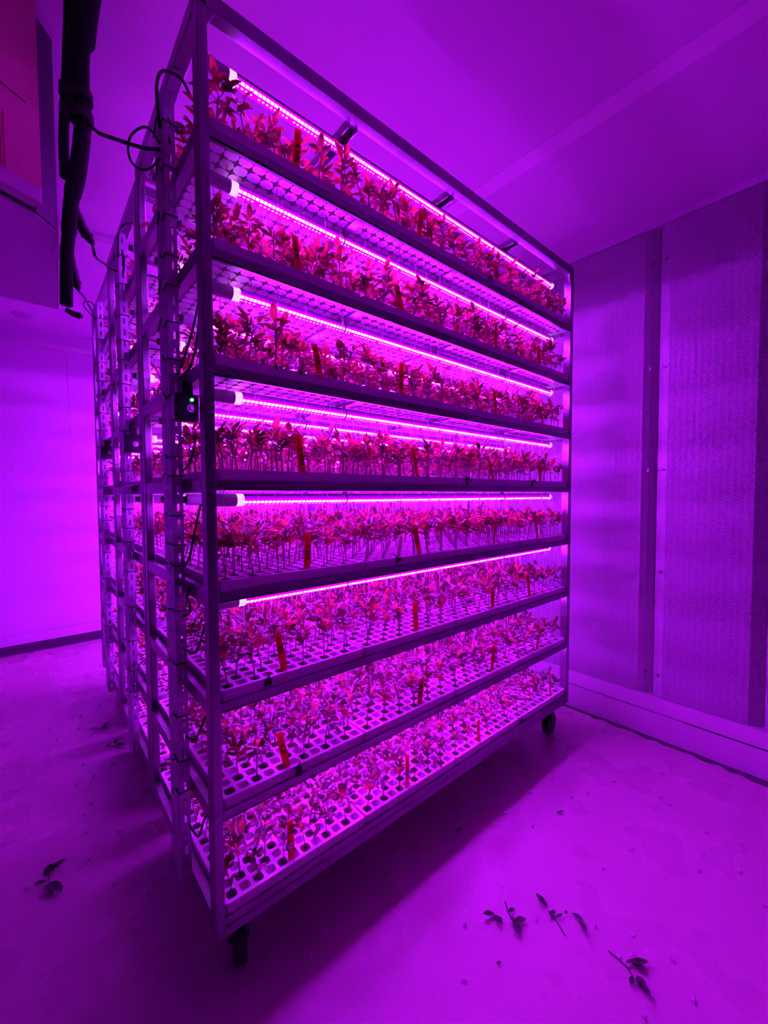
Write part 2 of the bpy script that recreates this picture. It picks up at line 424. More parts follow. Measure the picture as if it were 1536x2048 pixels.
# slotted angle uprights with cable ties
for ri, (dx, dy) in enumerate(RACK_OFF):
    z0, z1 = (.19, 2.075) if ri == 0 else (.16, 2.08)
    up = thing('slotted_upright', ['tall slotted steel angle tied to the left end of the front rack', 'slotted steel angle on the left end of the middle rack', 'slotted steel angle at the left end of the rear rack'][ri],
               'upright', 'slotted uprights', (dx, dy, 0))
    cx, cy = -.013, .17
    b_ = perforated_face(cx, cy, cy + .08, z0, z1, 'y', [(cy + .014, cy + .019), (cy + .034, cy + .039), (cy + .054, cy + .059)], .037, .024)
    o = link('slotted_flange', b_.mesh('slotted_flange', M['galv']), up); md = o.modifiers.new('solid', 'SOLIDIFY'); md.thickness = .002; md.offset = 0
    b_ = perforated_face(cy, cx, cx + .0235, z0, z1, 'x', [(cx + .009, cx + .0155)], .0405, .021)
    o = link('front_flange', b_.mesh('front_flange', M['galv']), up); md = o.modifiers.new('solid', 'SOLIDIFY'); md.thickness = .002; md.offset = 0
    r_ = random.Random(11 + ri)
    zt = [2.00, 1.90, 1.79, 1.70, 1.63, 1.545, 1.46, 1.375, 1.23, 1.185, 1.09, 1.02, .97, .86, .73, .60, .49, .41]
    for z in zt:
        b_ = MB(); s = r_.uniform(-.012, .012); g = .0025
        loop = [(cx - g, cy + .022 + abs(s), z + s * .3), (cx - g, cy - g, z), (cx + .026, cy - g, z - s * .2), (cx + .026, cy + .02, z), ]
        b_.tube(loop, .0017, 5)
        tail = r_.uniform(.01, .025)
        b_.tube([(cx - .006, cy + .03 + r_.uniform(-.02, .04), z + s * .3), (cx - .006 - tail * .3, cy + .03 - tail, z + .006)], .0022, 5)
        link('cable_tie', b_.mesh('cable_tie', M['black']), up)
    # dark wiring bundled at the head of the upright
    b_ = MB()
    for q in range(7):
        x = cx + .004 + .003 * (q % 3); y = cy + .012 + .009 * q
        b_.tube(smooth_path([(x, y, 2.06 - .02 * (q % 4)), (x + .012, y + r_.uniform(-.02, .02), 1.98), (x + .004, y + r_.uniform(-.01, .02), 1.9), (x + .006, y, 1.8 - .03 * q), (x + .004, y, 1.3), (x + .006, y, .35 + .05 * q)], 5), .0035, 6)
    link('wiring', b_.mesh('wiring', M['black'], True), up, label='bundle of black wiring inside the angle')

# control boxes
def control_box(ri, label, loc):
    o = thing('control_box', label, 'control box', 'black control boxes on the racks', loc)
    b_ = MB(); b_.box(0, .051, 0, .036, 0, .060); bevel(link('housing', b_.mesh('housing', M['blackbox']), o), .003)
    b_ = MB(); b_.box(-.001, .0002, .004, .034, .004, .056); link('side_plate', b_.mesh('side_plate', M['galv']), o, label='pale metal side plate')
    b_ = MB(); b_.tube([(.033, .0, .028), (.033, -.004, .028)], .0095, 18); b_.tube([(.033, -.004, .028), (.033, -.009, .028)], .005, 14)
    link('knob', b_.mesh('knob', M['chrome']), o)
    b_ = MB(); b_.tube([(.035, 0, .047), (.035, -.003, .047), (.035, -.0045, .047)], [.0032, .0032, .0012], 10)
    link('indicator_light', b_.mesh('indicator_light', M['green'] if ri == 0 else M['blackbox'], True), o, **({'label': 'glowing green indicator light'} if ri == 0 else {}))
    b_ = MB(); b_.box(.018, .040, .008, .028, .060, .088); link('bracket', b_.mesh('bracket', M['blackbox']), o)
control_box(0, 'black control box with a lit green light under the third shelf of the front rack', (-.020, .100, 1.308))
control_box(1, 'small black control box on the left end of the middle rack', (-.010, .795, 1.295))
control_box(2, 'small black control box on the left end of the rear rack', (0, 1.48, 1.320))

# ------------------------------------------------------------------ grow tubes
TX0, TX1 = .122, 1.600
tb = MB(); n = 20; rr = .0118
tb.tube([(0, 0, 0), (TX1 - TX0, 0, 0)], rr, n)
me_tube = tb.mesh('glowing_tube', M['tube'], True)
b_ = MB(); b_.tube([(TX1 - TX0, 0, 0), (TX1 - TX0 + .012, 0, 0)], .0130, 16); me_capr = b_.mesh('end_cap', M['cap_glow'])
b_ = MB(); b_.tube([(-.017, 0, 0), (0, 0, 0)], .0150, 16); me_capl = b_.mesh('end_cap', M['cap_glow'])
b_ = MB(); b_.tube([(-.066, 0, 0), (-.017, 0, 0)], .0150, 16); me_sock = b_.mesh('socket', M['socket'])
b_ = MB(); b_.tube([(-.078, 0, 0), (-.066, 0, 0)], .010, 12); me_plug = b_.mesh('plug', M['blackbox'])
b_ = MB(); b_.box(0, TX1 - TX0, -.0075, .0075, .0098, .0150); me_hous = b_.mesh('housing', M['steel'])
b_ = MB()
ring = [(0, .0145 * math.cos(a), .0145 * math.sin(a)) for a in np.linspace(-PI * .5 - 2.4, -PI * .5 + 2.4, 14)]
b_.tube(ring, .0022, 5); b_.box(-.004, .004, -.004, .004, .0135, .021); me_clip = b_.mesh('clip', M['black'])
SHELF = ['top', 'second', 'third', 'fourth', 'fifth', 'sixth', 'seventh', 'bottom']
DPTH = ['front', 'middle', 'rear']
tubes_root = None
for ri, (dx, dy) in enumerate(RACK_OFF):
    for k in range(NS):
        zt = (2.128 - .020) if k == 0 else zb(k - 1) - .022
        for j, y in enumerate((.085, .31, .535)):
            o = thing('grow_tube', 'glowing pink LED tube, %s of three over the %s shelf of the %s rack' % (DPTH[j], SHELF[k], RNAME[ri]), 'grow light',
                      'LED tubes over the %s rack shelves' % RNAME[ri], (dx + TX0, dy + y, zt))
            link('glowing_tube', me_tube, o); link('end_cap', me_capl, o); link('end_cap', me_capr, o)
            link('socket', me_sock, o); link('plug', me_plug, o); link('housing', me_hous, o)
            for cx in (.425, 1.222): link('clip', me_clip, o, (cx - TX0, 0, 0))

# ------------------------------------------------------------------ plug trays
NX, NY, TW, TD, TH = 12, 18, .396, .598, .042
cpx, cpy = (TW - .010) / NX, (TD - .010) / NY
def tray_mesh():
    b_ = MB(); rad = .008
    # skirt with rounded corners and the rim
    outer = []
    for (cx, cy, a0) in ((TW - rad, TD - rad, 0), (rad, TD - rad, PI / 2), (rad, rad, PI), (TW - rad, rad, 1.5 * PI)):
        outer += [(cx + rad * math.cos(a0 + t * PI / 6), cy + rad * math.sin(a0 + t * PI / 6)) for t in range(4)]
    n = len(outer)
    b_.add([(x, y, 0) for x, y in outer] + [(x, y, TH) for x, y in outer], [(i, (i + 1) % n, n + (i + 1) % n, n + i) for i in range(n)])
    x0, y0, x1, y1 = .005, .005, TW - .005, TD - .005
    inner = [(min(max(x, x0), x1), min(max(y, y0), y1)) for x, y in outer]
    b_.add([(x, y, TH) for x, y in outer] + [(x, y, TH) for x, y in inner], [(i, (i + 1) % n, n + (i + 1) % n, n + i) for i in range(n)])
    for i in range(NX):
        for j in range(NY):
            cx, cy = x0 + (i + .5) * cpx, y0 + (j + .5) * cpy
            hx, hy = cpx / 2, cpy / 2; h = .0122
            bd = [(-hx, -hy), (0, -hy), (hx, -hy), (hx, 0), (hx, hy), (0, hy), (-hx, hy), (-hx, 0)]
            ho = [(-h * .86, -h * .86), (0, -h), (h * .86, -h * .86), (h, 0), (h * .86, h * .86), (0, h), (-h * .86, h * .86), (-h, 0)]
            q = .0160; qc = q * .76
            bo = [(-qc, -qc), (0, -q), (qc, -qc), (q, 0), (qc, qc), (0, q), (-qc, qc), (-q, 0)]
            vs = [(cx + a, cy + c_, TH) for a, c_ in bd] + [(cx + a, cy + c_, TH) for a, c_ in ho] + [(cx + a * .8, cy + c_ * .8, .014) for a, c_ in ho] \
                + [(cx + a, cy + c_, .0015) for a, c_ in bo]
            fs = []
            for t in range(8):
                u = (t + 1) % 8
                fs += [(t, u, 8 + u, 8 + t), (8 + t, 8 + u, 16 + u, 16 + t)]
            fs += [tuple(range(16, 24)), tuple(range(31, 23, -1))]
            for t in range(8):
                u = (t + 1) % 8; fs.append((16 + t, 16 + u, 24 + u, 24 + t))
            b_.add(vs, fs)
    return b_.mesh('plug_tray', M['tray'])
def planted(i, j): return (i + j) % 2 == 0
def cell_xy(i, j): return .005 + (i + .5) * cpx, .005 + (j + .5) * cpy
def soil_mesh():
    b_ = MB(); r_ = random.Random(2)
    for i in range(NX):
        for j in range(NY):
            if not planted(i, j): continue
            cx, cy = cell_xy(i, j); n = 10
            vs = [(cx, cy, TH + .001)] + [(cx + (.0112 + r_.uniform(-.0014, .001)) * math.cos(2 * PI * t / n), cy + (.0112 + r_.uniform(-.0014, .001)) * math.sin(2 * PI * t / n), TH - .0025 + r_.uniform(-.001, .002)) for t in range(n)]
            b_.add(vs, [(0, 1 + t, 1 + (t + 1) % n) for t in range(n)])
    return b_.mesh('peat_plugs', M['soil'])
def root_mesh(seed):
    b_ = MB(); r_ = random.Random(seed)
    for i in range(NX):
        for j in range(NY):
            if not planted(i, j) or r_.random() > .8: continue
            for _ in range(r_.choice((1, 1, 2, 2))):
                cx, cy = cell_xy(i, j); L = r_.uniform(.03, .085) * (1.25 if r_.random() < .35 else .9)
                x, y = cx + r_.uniform(-.008, .008), cy + r_.uniform(-.008, .008); p = [(x, y, .002)]
                for s in range(3):
                    x += r_.uniform(-.004, .004); y += r_.uniform(-.004, .004); p.append((x, y, .002 - L * (s + 1) / 3))
                b_.tube(p, [.0010, .0009, .0008, .0006], 3, False)
    return b_.mesh('hanging_roots', M['root'])
me_tray, me_soil = tray_mesh(), soil_mesh()
me_roots = [root_mesh(s) for s in range(4)]
TXS = [.0355 + .4 * t for t in range(4)]; TY = .005
def tz(k): return zb(k) + .004
TRAYPOS = ['leftmost', 'second from left', 'third from left', 'rightmost']
tray_stain = {}
for ri, (dx, dy) in enumerate(RACK_OFF):
    for k in range(NS):
        for t in range(4):
            o = thing('plug_tray', 'white plug tray, %s on the %s shelf of the %s rack' % (TRAYPOS[t], SHELF[k], RNAME[ri]), 'plant tray', 'plug trays on the %s rack' % RNAME[ri],
                      (dx + TXS[t], dy + TY, tz(k)), data=me_tray)
            link('peat_plugs', me_soil, o, kind='stuff')
            if k < NS - 1: link('hanging_roots', me_roots[(k + t + ri) % 4], o, kind='stuff')

# ------------------------------------------------------------------ seedlings
def leaflet(base, d, up, L, W, droop, fold=.35):
    d = d.normalized(); s = d.cross(up).normalized(); n = s.cross(d).normalized()
    ts = [0, .22, .5, .78, 1]; ws = [.08, .75, 1, .68, 0]
    vs = []
    for t, w in zip(ts, ws):
        c_ = base + d * (L * t) - n * (droop * L * t * t)
        hw = W * .5 * w
        vs += [c_ - s * hw + n * (hw * fold), c_, c_ + s * hw + n * (hw * fold)]
    fs = []
    for i in range(4):
        a = 3 * i; fs += [(a, a + 1, a + 4, a + 3), (a + 1, a + 2, a + 5, a + 4)]
    return vs, fs
def plant_parts(seed, nleaf, simple=False):
    """stem mesh builder and a list of leaf builders; base at the origin, about 0.12 m tall"""
    r_ = random.Random(seed)
    H = r_.uniform(.055, .072)
    lean = (r_.uniform(-.012, .012), r_.uniform(-.012, .012))
    st = MB()
    pts = [(0, 0, -.003), (lean[0] * .2, lean[1] * .2, H * .35), (lean[0] * .6, lean[1] * .6, H * .7), (lean[0], lean[1], H)]
    if not simple: st.tube(pts, [.0016, .0014, .0012, .0010], 5)
    else: st.tube([pts[0], pts[3]], [.0015, .0010], 3, False)
    leaves = []
    a0 = r_.uniform(0, 2 * PI)
    for q in range(nleaf):
        lm = MB(); a = a0 + q * 2.4 + r_.uniform(-.3, .3)
        t = .60 + .40 * (q + 1) / nleaf
        b0 = Vector((lean[0] * t, lean[1] * t, H * t))
        elev = r_.uniform(.45, 1.25) if q else 1.3
        if q == 1: elev = .1; 
        dirh = Vector((math.cos(a), math.sin(a), 0))
        d = dirh * math.cos(elev) + Vector((0, 0, 1)) * math.sin(elev)
        pl = r_.uniform(.012, .026) if not simple else .015
        tip = b0 + d * pl
        lm.tube([b0, tip], [.0009, .0007], 3, False)
        upv = Vector((0, 0, 1)) if elev < 1.2 else -dirh
        big = r_.uniform(.85, 1.2)
        lm.add(*leaflet(tip, d + Vector((r_.uniform(-.2, .2), r_.uniform(-.2, .2), -.1)), upv, .030 * big, .0120 * big, r_.uniform(.05, .5)))
        if not simple or q == 0:
            side = d.cross(upv).normalized()
            for s in (-1, 1):
                if r_.random() < .88:
                    lm.add(*leaflet(b0 + d * (pl * r_.uniform(.75, 1)), d * .55 + side * s * .8 + Vector((0, 0, r_.uniform(-.25, .2))), upv, .022 * big, .0095 * big, r_.uniform(.1, .6)))
        leaves.append(lm)
    return st, leaves

VAR = []
for s in range(8):
    st, lv = plant_parts(100 + s, 5 + s % 2)
    VAR.append((st, lv, st.mesh('stem', M['stem'], True), [l.mesh('leaf', M['leaf'], True) for l in lv]))
def flat(st, lv):
    """numpy template: verts, quad faces (triangles not used), material per face"""
    V = []; Fq = []; Mi = []
    for mi, b in [(1, st)] + [(0, l) for l in lv]:
        o = len(V); V += b.v
        for f in b.f:
            if len(f) == 4: Fq.append([i + o for i in f]); Mi.append(mi)
            elif len(f) == 3: Fq.append([f[0] + o, f[1] + o, f[2] + o, f[2] + o]); Mi.append(mi)
    keep = [i for i, f in enumerate(Fq) if f[2] != f[3]]
    return np.array([tuple(p) for p in V], dtype=np.float64), np.array([Fq[i] for i in keep]), np.array([Mi[i] for i in keep])
TPL = [flat(st, lv) for st, lv, _, _ in VAR]
TPS = [flat(*plant_parts(300 + s, 4, True)) for s in range(6)]

camP = np.array([-.2781, -.9104, 1.1358])
LABELS_X = [[.243, .667, 1.078, 1.454], [.246, .595, 1.078, 1.39], [.306, .591, 1.078, 1.424], [.252, .66, 1.062, 1.411],
            [.26, .667, 1.072, 1.39], [.193, .654, 1.065, 1.33], [.197, .667, 1.062, 1.399], [.206, .61, .984, 1.52]]
spots = []            # every planted cell: rack, shelf, tray, i, j, position, yaw, scale, variant
for ri, (dx, dy) in enumerate(RACK_OFF):
    for k in range(NS):
        hs = [1.08, 1.12, 1.12, 1.12, 1.10, 1.06, 1.0, .92][k]
        for t in range(4):
            for i in range(NX):
                for j in range(NY):
                    if not planted(i, j): continue
                    if rng.random() < (.05 if k < 7 else .10): continue          # cells that did not come up
                    cx, cy = cell_xy(i, j)
                    x, y, z = dx + TXS[t] + cx, dy + TY + cy, tz(k) + TH
                    if ri == 0 and j < 1 and abs(x - LABELS_X[k][t]) < .012: continue
                    sc = hs * rng.uniform(.80, 1.18)
                    if t == 3 and i > 8: sc *= .86
                    spots.append((ri, k, t, i, j, x, y, z, rng.uniform(0, 2 * PI), sc, int(rng.integers(0, 1000))))
# the 300 that show largest: front rows of the front rack, nearest first
cand = []
for q, s in enumerate(spots):
    if s[0] == 0 and s[4] <= 2:
        d = np.linalg.norm(np.array(s[5:8]) - camP)
        hide = {0: 1.0, 1: 1.12, 2: 1.45}[s[4]]
        cand.append((d * hide / s[9] ** .3, q))
cand.sort()
solo = set(q for _, q in cand[:300])
rowcount = {}
for q, s in enumerate(spots):
    ri, k, t, i, j, x, y, z, a, sc, v = s
    if ri == 0 and j <= 2:
        key = (k, t, j); rowcount[key] = rowcount.get(key, 0) + 1
    if q not in solo: continue
    st, lv, ms, ml = VAR[v % 8]
    look = 'tall ' if sc > 1.18 else ('short ' if sc < .92 else '')
    lab = '%sleafy seedling, %s from left in %s row, %s tray, %s shelf of front rack' % (
        look, ORD[rowcount[(k, t, j)] - 1], ['front', 'second', 'third'][j], ['leftmost', 'second', 'third', 'rightmost'][t], SHELF[k])
    o = thing('seedling', lab, 'seedling', 'seedlings along the front of the front rack', (x, y, z), (rng.uniform(-.10, .10), rng.uniform(-.10, .10), a))
    o.scale = (sc, sc, sc)
    link('stem', ms, o)
    for me in ml: link('leaf', me, o)
# everything else: one growing mass
Vs, Fs, Ms = [], [], []; off = 0
for q, s in enumerate(spots):
    if q in solo: continue
    ri, k, t, i, j, x, y, z, a, sc, v = s
    if ri == 2 and (t > 1 or j > 10) : continue
    if ri == 1 and t > 2 and j > 8: continue
    near = ri == 0 and (j < 9 or k >= 4)
    V, Fq, Mi = TPL[v % 8] if near else TPS[v % 6]
    ca, sa = math.cos(a) * sc, math.sin(a) * sc
    tx, ty = rng.uniform(-.1, .1, 2)
    W = np.empty_like(V)
    W[:, 0] = V[:, 0] * ca - V[:, 1] * sa + V[:, 2] * tx + x
    W[:, 1] = V[:, 0] * sa + V[:, 1] * ca + V[:, 2] * ty + y
    W[:, 2] = V[:, 2] * sc + z
    Vs.append(W); Fs.append(Fq + off); Ms.append(Mi); off += len(V)
V = np.concatenate(Vs); Fq = np.concatenate(Fs); Mi = np.concatenate(Ms)
me = bpy.data.meshes.new('seedling_mass')
me.vertices.add(len(V)); me.vertices.foreach_set('co', V.astype(np.float32).ravel())
me.loops.add(len(Fq) * 4); me.loops.foreach_set('vertex_index', Fq.astype(np.int32).ravel())
me.polygons.add(len(Fq)); me.polygons.foreach_set('loop_start', np.arange(0, len(Fq) * 4, 4, dtype=np.int32))
me.materials.append(M['leaf']); me.materials.append(M['stem'])
me.polygons.foreach_set('material_index', Mi.astype(np.int32))
me.polygons.foreach_set('use_smooth', np.ones(len(Fq), dtype=bool))
me.update(calc_edges=True)
thing('seedlings', 'dense mass of leafy seedlings filling the trays behind the front rows', 'seedlings', data=me)['kind'] = 'stuff'

# ------------------------------------------------------------------ plant labels
def text_mesh(body, size):
    cu = bpy.data.curves.new('text', 'FONT'); cu.body = body; cu.size = size; cu.align_x = 'LEFT'; cu.align_y = 'CENTER'; cu.extrude = .00015; cu.resolution_u = 2
    cu.offset = size * .018
    tmp = bpy.data.objects.new('text', cu); COL.objects.link(tmp)
    dg = bpy.context.evaluated_depsgraph_get(); dg.update()
    me = bpy.data.meshes.new_from_object(tmp.evaluated_get(dg))
    bpy.data.objects.remove(tmp); bpy.data.curves.remove(cu)
    me.materials.clear(); me.materials.append(M['ink']); me.name = 'handwriting'
    return me
def label_mesh(bend):
    b_ = MB(); n = 8; w = .0086; L = .092; vs = []; fs = []
    for i in range(n + 1):
        z = -.012 + (L + .012) * i / n; y = bend * (max(z, 0) / L) ** 2 * .02
        vs += [(-w, y, z), (w, y, z), (w, y + .0006, z), (-w, y + .0006, z)]
        if i: a = 4 * i; fs += [(a - 4, a - 3, a + 1, a), (a - 3, a - 2, a + 2, a + 1), (a - 2, a - 1, a + 3, a + 2), (a - 1, a - 4, a, a + 3)]
    fs += [(0, 1, 2, 3), (4 * n + 3, 4 * n + 2, 4 * n + 1, 4 * n)]
    b_.add(vs, fs); return b_.mesh('label_stake', M['label'])
me_lab = [label_mesh(b) for b in (-.5, 0, .4)]
WORDS = ['— R NN', '— 2 0', '— K B', '— 6 N', '— 0 NY', 'R B', '— 2 N', '— KS']
me_txt = [text_mesh(w, .0175) for w in WORDS]
TILT = {(3, 0): -.16, (4, 0): .05, (5, 0): -.12, (6, 0): -.20, (7, 0): .02, (2, 0): -.10, (0, 0): .05, (1, 0): -.05, (3, 1): -.14, (4, 1): -.16, (5, 1): -.10, (6, 1): .12, (7, 1): .10, (3, 2): -.25, (6, 2): .22, (7, 2): -.22, (7, 3): .12}
FONT_Z = {0: .085, 1: .085, 2: .085, 3: .085, 4: .088, 5: .088, 6: .088, 7: .088}
for k in range(NS):
    for t in range(4):
        o = thing('plant_label', 'orange plant label upright in %s tray of the %s shelf, front rack' % (['the leftmost', 'the second', 'the third', 'the rightmost'][t], SHELF[k]), 'plant label', 'orange plant labels',
                  (LABELS_X[k][t], .019, tz(k) + TH), (rng.uniform(-.12, .02), TILT.get((k, t), rng.uniform(-.12, .12)), rng.uniform(-.35, .15)), data=me_lab[(k + t) % 3])
        w = (k * 3 + t * 2 + (0 if k != 3 else 7)) % 8 if not (k == 3 and t == 0) else 0
        h = link('handwriting', me_txt[w], o)
        bend = (-.5, 0, .4)[(k + t) % 3]
        # text runs down the stake; pitched to follow its bend
        h.matrix_local = Matrix.Translation((.0004, -.0007 + bend * .02 * .62 - (.0012 if bend else 0), .083)) @ Matrix.Rotation(-bend * .22, 4, 'X') @ Matrix(((0, 1, 0, 0), (0, 0, -1, 0), (-1, 0, 0, 0), (0, 0, 0, 1))) 

# wilted leaves hanging over tray edges
def wilted(name_i, x, y, z, s, label):
    r_ = random.Random(name_i); b_ = MB()
    for q in range(3):
        d = Vector((r_.uniform(-.5, .5), -.35, -1 if q else -.2))
        b_.add(*leaflet(Vector((r_.uniform(-.006, .006), 0, r_.uniform(0, .008))), d, Vector((0, -1, .2)), s * r_.uniform(.7, 1), s * .42, .35, .5))
    b_.tube([(0, .012, .012), (0, .002, .010), (0, 0, 0)], .001, 4)
    me_ = b_.mesh('wilted_leaf', M['wilt'], True)
    thing('wilted_leaf', label, 'leaf', 'wilted leaves draped over tray edges', (x, y, z), data=me_)
for q, (x, k, s, lab) in enumerate([
        (.177, 2, .014, 'left one of two dark leaf tips on the third shelf tray edge'),
        (.241, 2, .014, 'right one of two dark leaf tips on the third shelf tray edge'),
        (.552, 4, .026, 'dark wilted leaf hanging over the second tray edge of the fifth shelf'),
        (.225, 6, .034, 'dark wilted leaf drooping beside the orange label on the seventh shelf'),
        (.147, 5, .028, 'dark wilted leaf on the leftmost tray edge of the sixth shelf'),
        (.877, 3, .030, 'large dark wilted leaf draped over the third tray edge of the fourth shelf'),
        (1.313, 3, .028, 'dark wilted leaf hanging over the rightmost tray edge of the fourth shelf'),
        (1.25, 7, .028, 'dark wilted leaf over the tray joint of the bottom shelf'),
        (1.02, 0, .028, 'dark wilted leaf hanging over the third tray edge of the top shelf')]):
    wilted(q, x, .0035, tz(k) + TH - .002, s, lab)

# ------------------------------------------------------------------ cooling unit, lagged pipes and cables
u = thing('cooling_unit', 'grimy yellowed cooling unit hanging from the ceiling at the top left', 'cooling unit')
A, B, C_, D_, E_, G_ = (-.90, .117), (-.225, .453), (-.188, .545), (-.161, 1.138), (-.90, 1.138), (-.90, .12)
b_ = MB(); b_.prism([(-.90, .16), (-.236, .49), (-.190, .548), (-.161, 1.138), (-.90, 1.138)], 1.861, ZC - .012)
o = link('casing', b_.mesh('casing', M['darkmetal']), u)
b_ = MB(); b_.prism([(-.905, .165), (-.238, .495), (-.193, .552), (-.164, 1.136), (-.905, 1.136)], 1.855, 1.861)
link('underside', b_.mesh('underside', M['underside']), u, label='smooth pale underside')
dx_, dy_ = B[0] - A[0], B[1] - A[1]; L_ = math.hypot(dx_, dy_); ux, uy = dx_ / L_, dy_ / L_; nx_, ny_ = uy, -ux
def pt(t, n): return (A[0] + ux * t + nx_ * n, A[1] + uy * t + ny_ * n)
b_ = MB(); b_.prism([pt(0, 0), pt(L_, 0), pt(L_ - .006, -.024), pt(0, -.035)], 1.898, ZC - .012)
for t in (L_ - .075, L_ - .082, L_ - .089): b_.prism([pt(t, .0025), pt(t + .003, .0025), pt(t + .003, 0), pt(t, 0)], 1.900, 2.03)
link('front_panel', b_.mesh('front_panel', M['yellow']), u, label='yellowed front panel streaked with grime')
b_ = MB(); b_.prism([pt(0, .004), pt(L_ - .004, .004), pt(L_ + .001, .000), pt(L_ - .004, -.03), pt(0, -.035)], 1.862, 1.899)
bevel(link('bottom_lip', b_.mesh('bottom_lip', M['lip']), u, label='pale rounded lip under the front panel'), .006, 3)
b_ = MB(); b_.tube([pt(0, .0015) + (2.155,), pt(L_ * .5, .0015) + (2.13,), pt(L_ - .03, .0015) + (2.085,)], .0012, 4)
link('crack', b_.mesh('crack', M['darkmetal']), u)
b_ = MB(); b_.box(-.20, -.165, .60, .66, 1.835, 1.85); b_.tube([(-.17, .56, 1.93), (-.165, .56, 1.80)], .004, 6)
for q in range(6): b_.tube([(-.176, .56, 1.86 - .014 * q), (-.158, .555, 1.868 - .014 * q)], .0025, 5)
link('drain_spring', b_.mesh('drain_spring', M['socket']), u)

pb = thing('lagged_pipe_bundle', 'thick black lagged pipe bundle hanging beside the cooling unit at top left', 'pipe')
b_ = MB(); b_.tube(smooth_path([(-.128, .34, 2.370), (-.134, .40, 2.33), (-.139, .45, 2.252), (-.136, .45, 2.117), (-.150, .45, 1.984), (-.165, .45, 1.908), (-.172, .45, 1.836), (-.180, .45, 1.744), (-.184, .45, 1.63)]),
       [.030 if i < 10 else (.021 if i < 14 else (.019 if i < 30 else (.0165 if i < 38 else .0145))) for i in range(49)], 14)
link('lagging', b_.mesh('lagging', M['foam'], True), pb)
b_ = MB(); b_.tube(smooth_path([(-.160, .42, 2.368), (-.168, .45, 2.2), (-.178, .45, 2.05), (-.178, .45, 1.95)]), .011, 8); link('thin_pipe', b_.mesh('thin_pipe', M['foam'], True), pb)
for z in (2.172, 2.12):
    b_ = MB(); b_.tube([(-.140, .45, z + .012), (-.140, .45, z - .012)], .0275, 14); b_.box(-.185, -.14, .44, .46, z - .012, z + .01); link('pipe_clamp', b_.mesh('pipe_clamp', M['black']), pb)
def connector(pts, label, r=.012):
    o = thing('cable_connector', label, 'connector', 'inline connectors on the hanging cables')
    b_ = MB(); p = smooth_path(pts, 4); b_.tube(p, [r * (1.15 if .3 < i / len(p) < .6 else (.6 if i > len(p) - 2 else .95)) for i in range(len(p))], 10)
    link('sleeve', b_.mesh('sleeve', M['blackbox'], True), o)
    m_ = p[len(p) * 2 // 3]; d_ = (p[-1] - p[0]).normalized()
    b_ = MB(); b_.tube([m_ - d_ * .004, m_ + d_ * .004], r * 1.25, 10); link('collar', b_.mesh('collar', M['black']), o)
connector([(-.172, .46, 1.925), (-.142, .5, 1.870), (-.118, .5, 1.832)], 'upper black connector angled out from the pipe bundle')
connector([(-.170, .48, 1.775), (-.161, .5, 1.733), (-.154, .5, 1.698)], 'middle black connector hanging below the pipe bundle', .010)
connector([(-.186, .45, 1.618), (-.169, .45, 1.611), (-.150, .45, 1.609)], 'loose connector sticking out at the foot of the pipe bundle', .0065)

def cable(pts, r, label, group='black power cables'):
    b_ = MB(); b_.tube(smooth_path(pts, 8), r, 8)
    thing('power_cable', label, 'cable', group, data=b_.mesh('power_cable', M['black'], True))
cable([(-.128, .44, 2.11), (-.120, .36, 2.04), (-.110, .30, 1.996), (-.056, .2, 1.936), (-.016, .19, 1.945)], .0042, 'black cable running from the pipe bundle to the front upright')
cable([(-.118, .5, 1.832), (-.106, .60, 1.872), (-.098, .62, 1.855), (-.064, .75, 1.904), (-.006, .87, 1.943)], .0042, 'black cable running from the upper connector to the middle upright')
cable([(-.154, .5, 1.698), (-.143, .6, 1.733), (-.08, 1.1, 1.907), (-.004, 1.54, 2.012)], .0042, 'black cable running from the middle connector to the rear upright')
cable([(-.017, .185, 1.99), (-.021, .185, 2.039), (-.021, .185, 2.085), (-.011, .185, 2.118), (.009, .185, 2.130), (.033, .182, 2.126), (.05, .18, 2.10)], .0036, 'black cable arched over the top of the front upright')
cable([(-.016, .19, 1.958), (-.03, .2, 1.984), (-.045, .2, 1.986), (-.062, .2, 1.970), (-.076, .2, 1.945), (-.080, .2, 1.915), (-.073, .2, 1.893), (-.055, .2, 1.886), (-.034, .2, 1.901), (-.017, .19, 1.925)], .0026, 'thin black cable coiled in a ring beside the front upright')
cable([(-.002, .86, 1.99), (-.001, .86, 2.04), (.002, .86, 2.075), (.018, .86, 2.11), (.045, .86, 2.128)], .0034, 'black cable arched over the head of the middle upright')
cable([(.003, 1.52, 2.03), (-.016, 1.5, 2.05), (-.041, 1.5, 2.047), (-.046, 1.5, 2.025), (-.027, 1.5, 2.001), (.001, 1.53, 1.99)], .0026, 'thin looped cable on the rear upright')
leads = {'second': [(.053, .13, 1.646), (.045, .13, 1.597), (.029, .13, 1.524), (.012, .14, 1.46), (.004, .165, 1.424)],
         'third': [(.044, .13, 1.551), (.036, .13, 1.491), (.021, .13, 1.436), (.006, .165, 1.414)],
         'fourth': [(.031, .13, 1.287), (.026, .13, 1.245), (.013, .13, 1.209), (.005, .165, 1.195)],
         'fifth': [(.039, .13, 1.118), (.027, .13, 1.068), (.012, .13, .998), (.006, .14, .977), (.003, .165, .976)],
         'sixth': [(.009, .13, .918), (.003, .13, .899), (.009, .13, .886), (.008, .13, .862), (.004, .165, .846)],
         'upper sixth': [(.042, .13, .825), (.03, .13, .785), (.016, .13, .764), (.004, .165, .765)],
         'seventh': [(.041, .13, .603), (.028, .13, .577), (.014, .13, .554), (.004, .165, .548)],
         'bottom': [(.039, .13, .353), (.03, .13, .345), (.023, .13, .324), (.014, .13, .313), (.004, .165, .329)]}
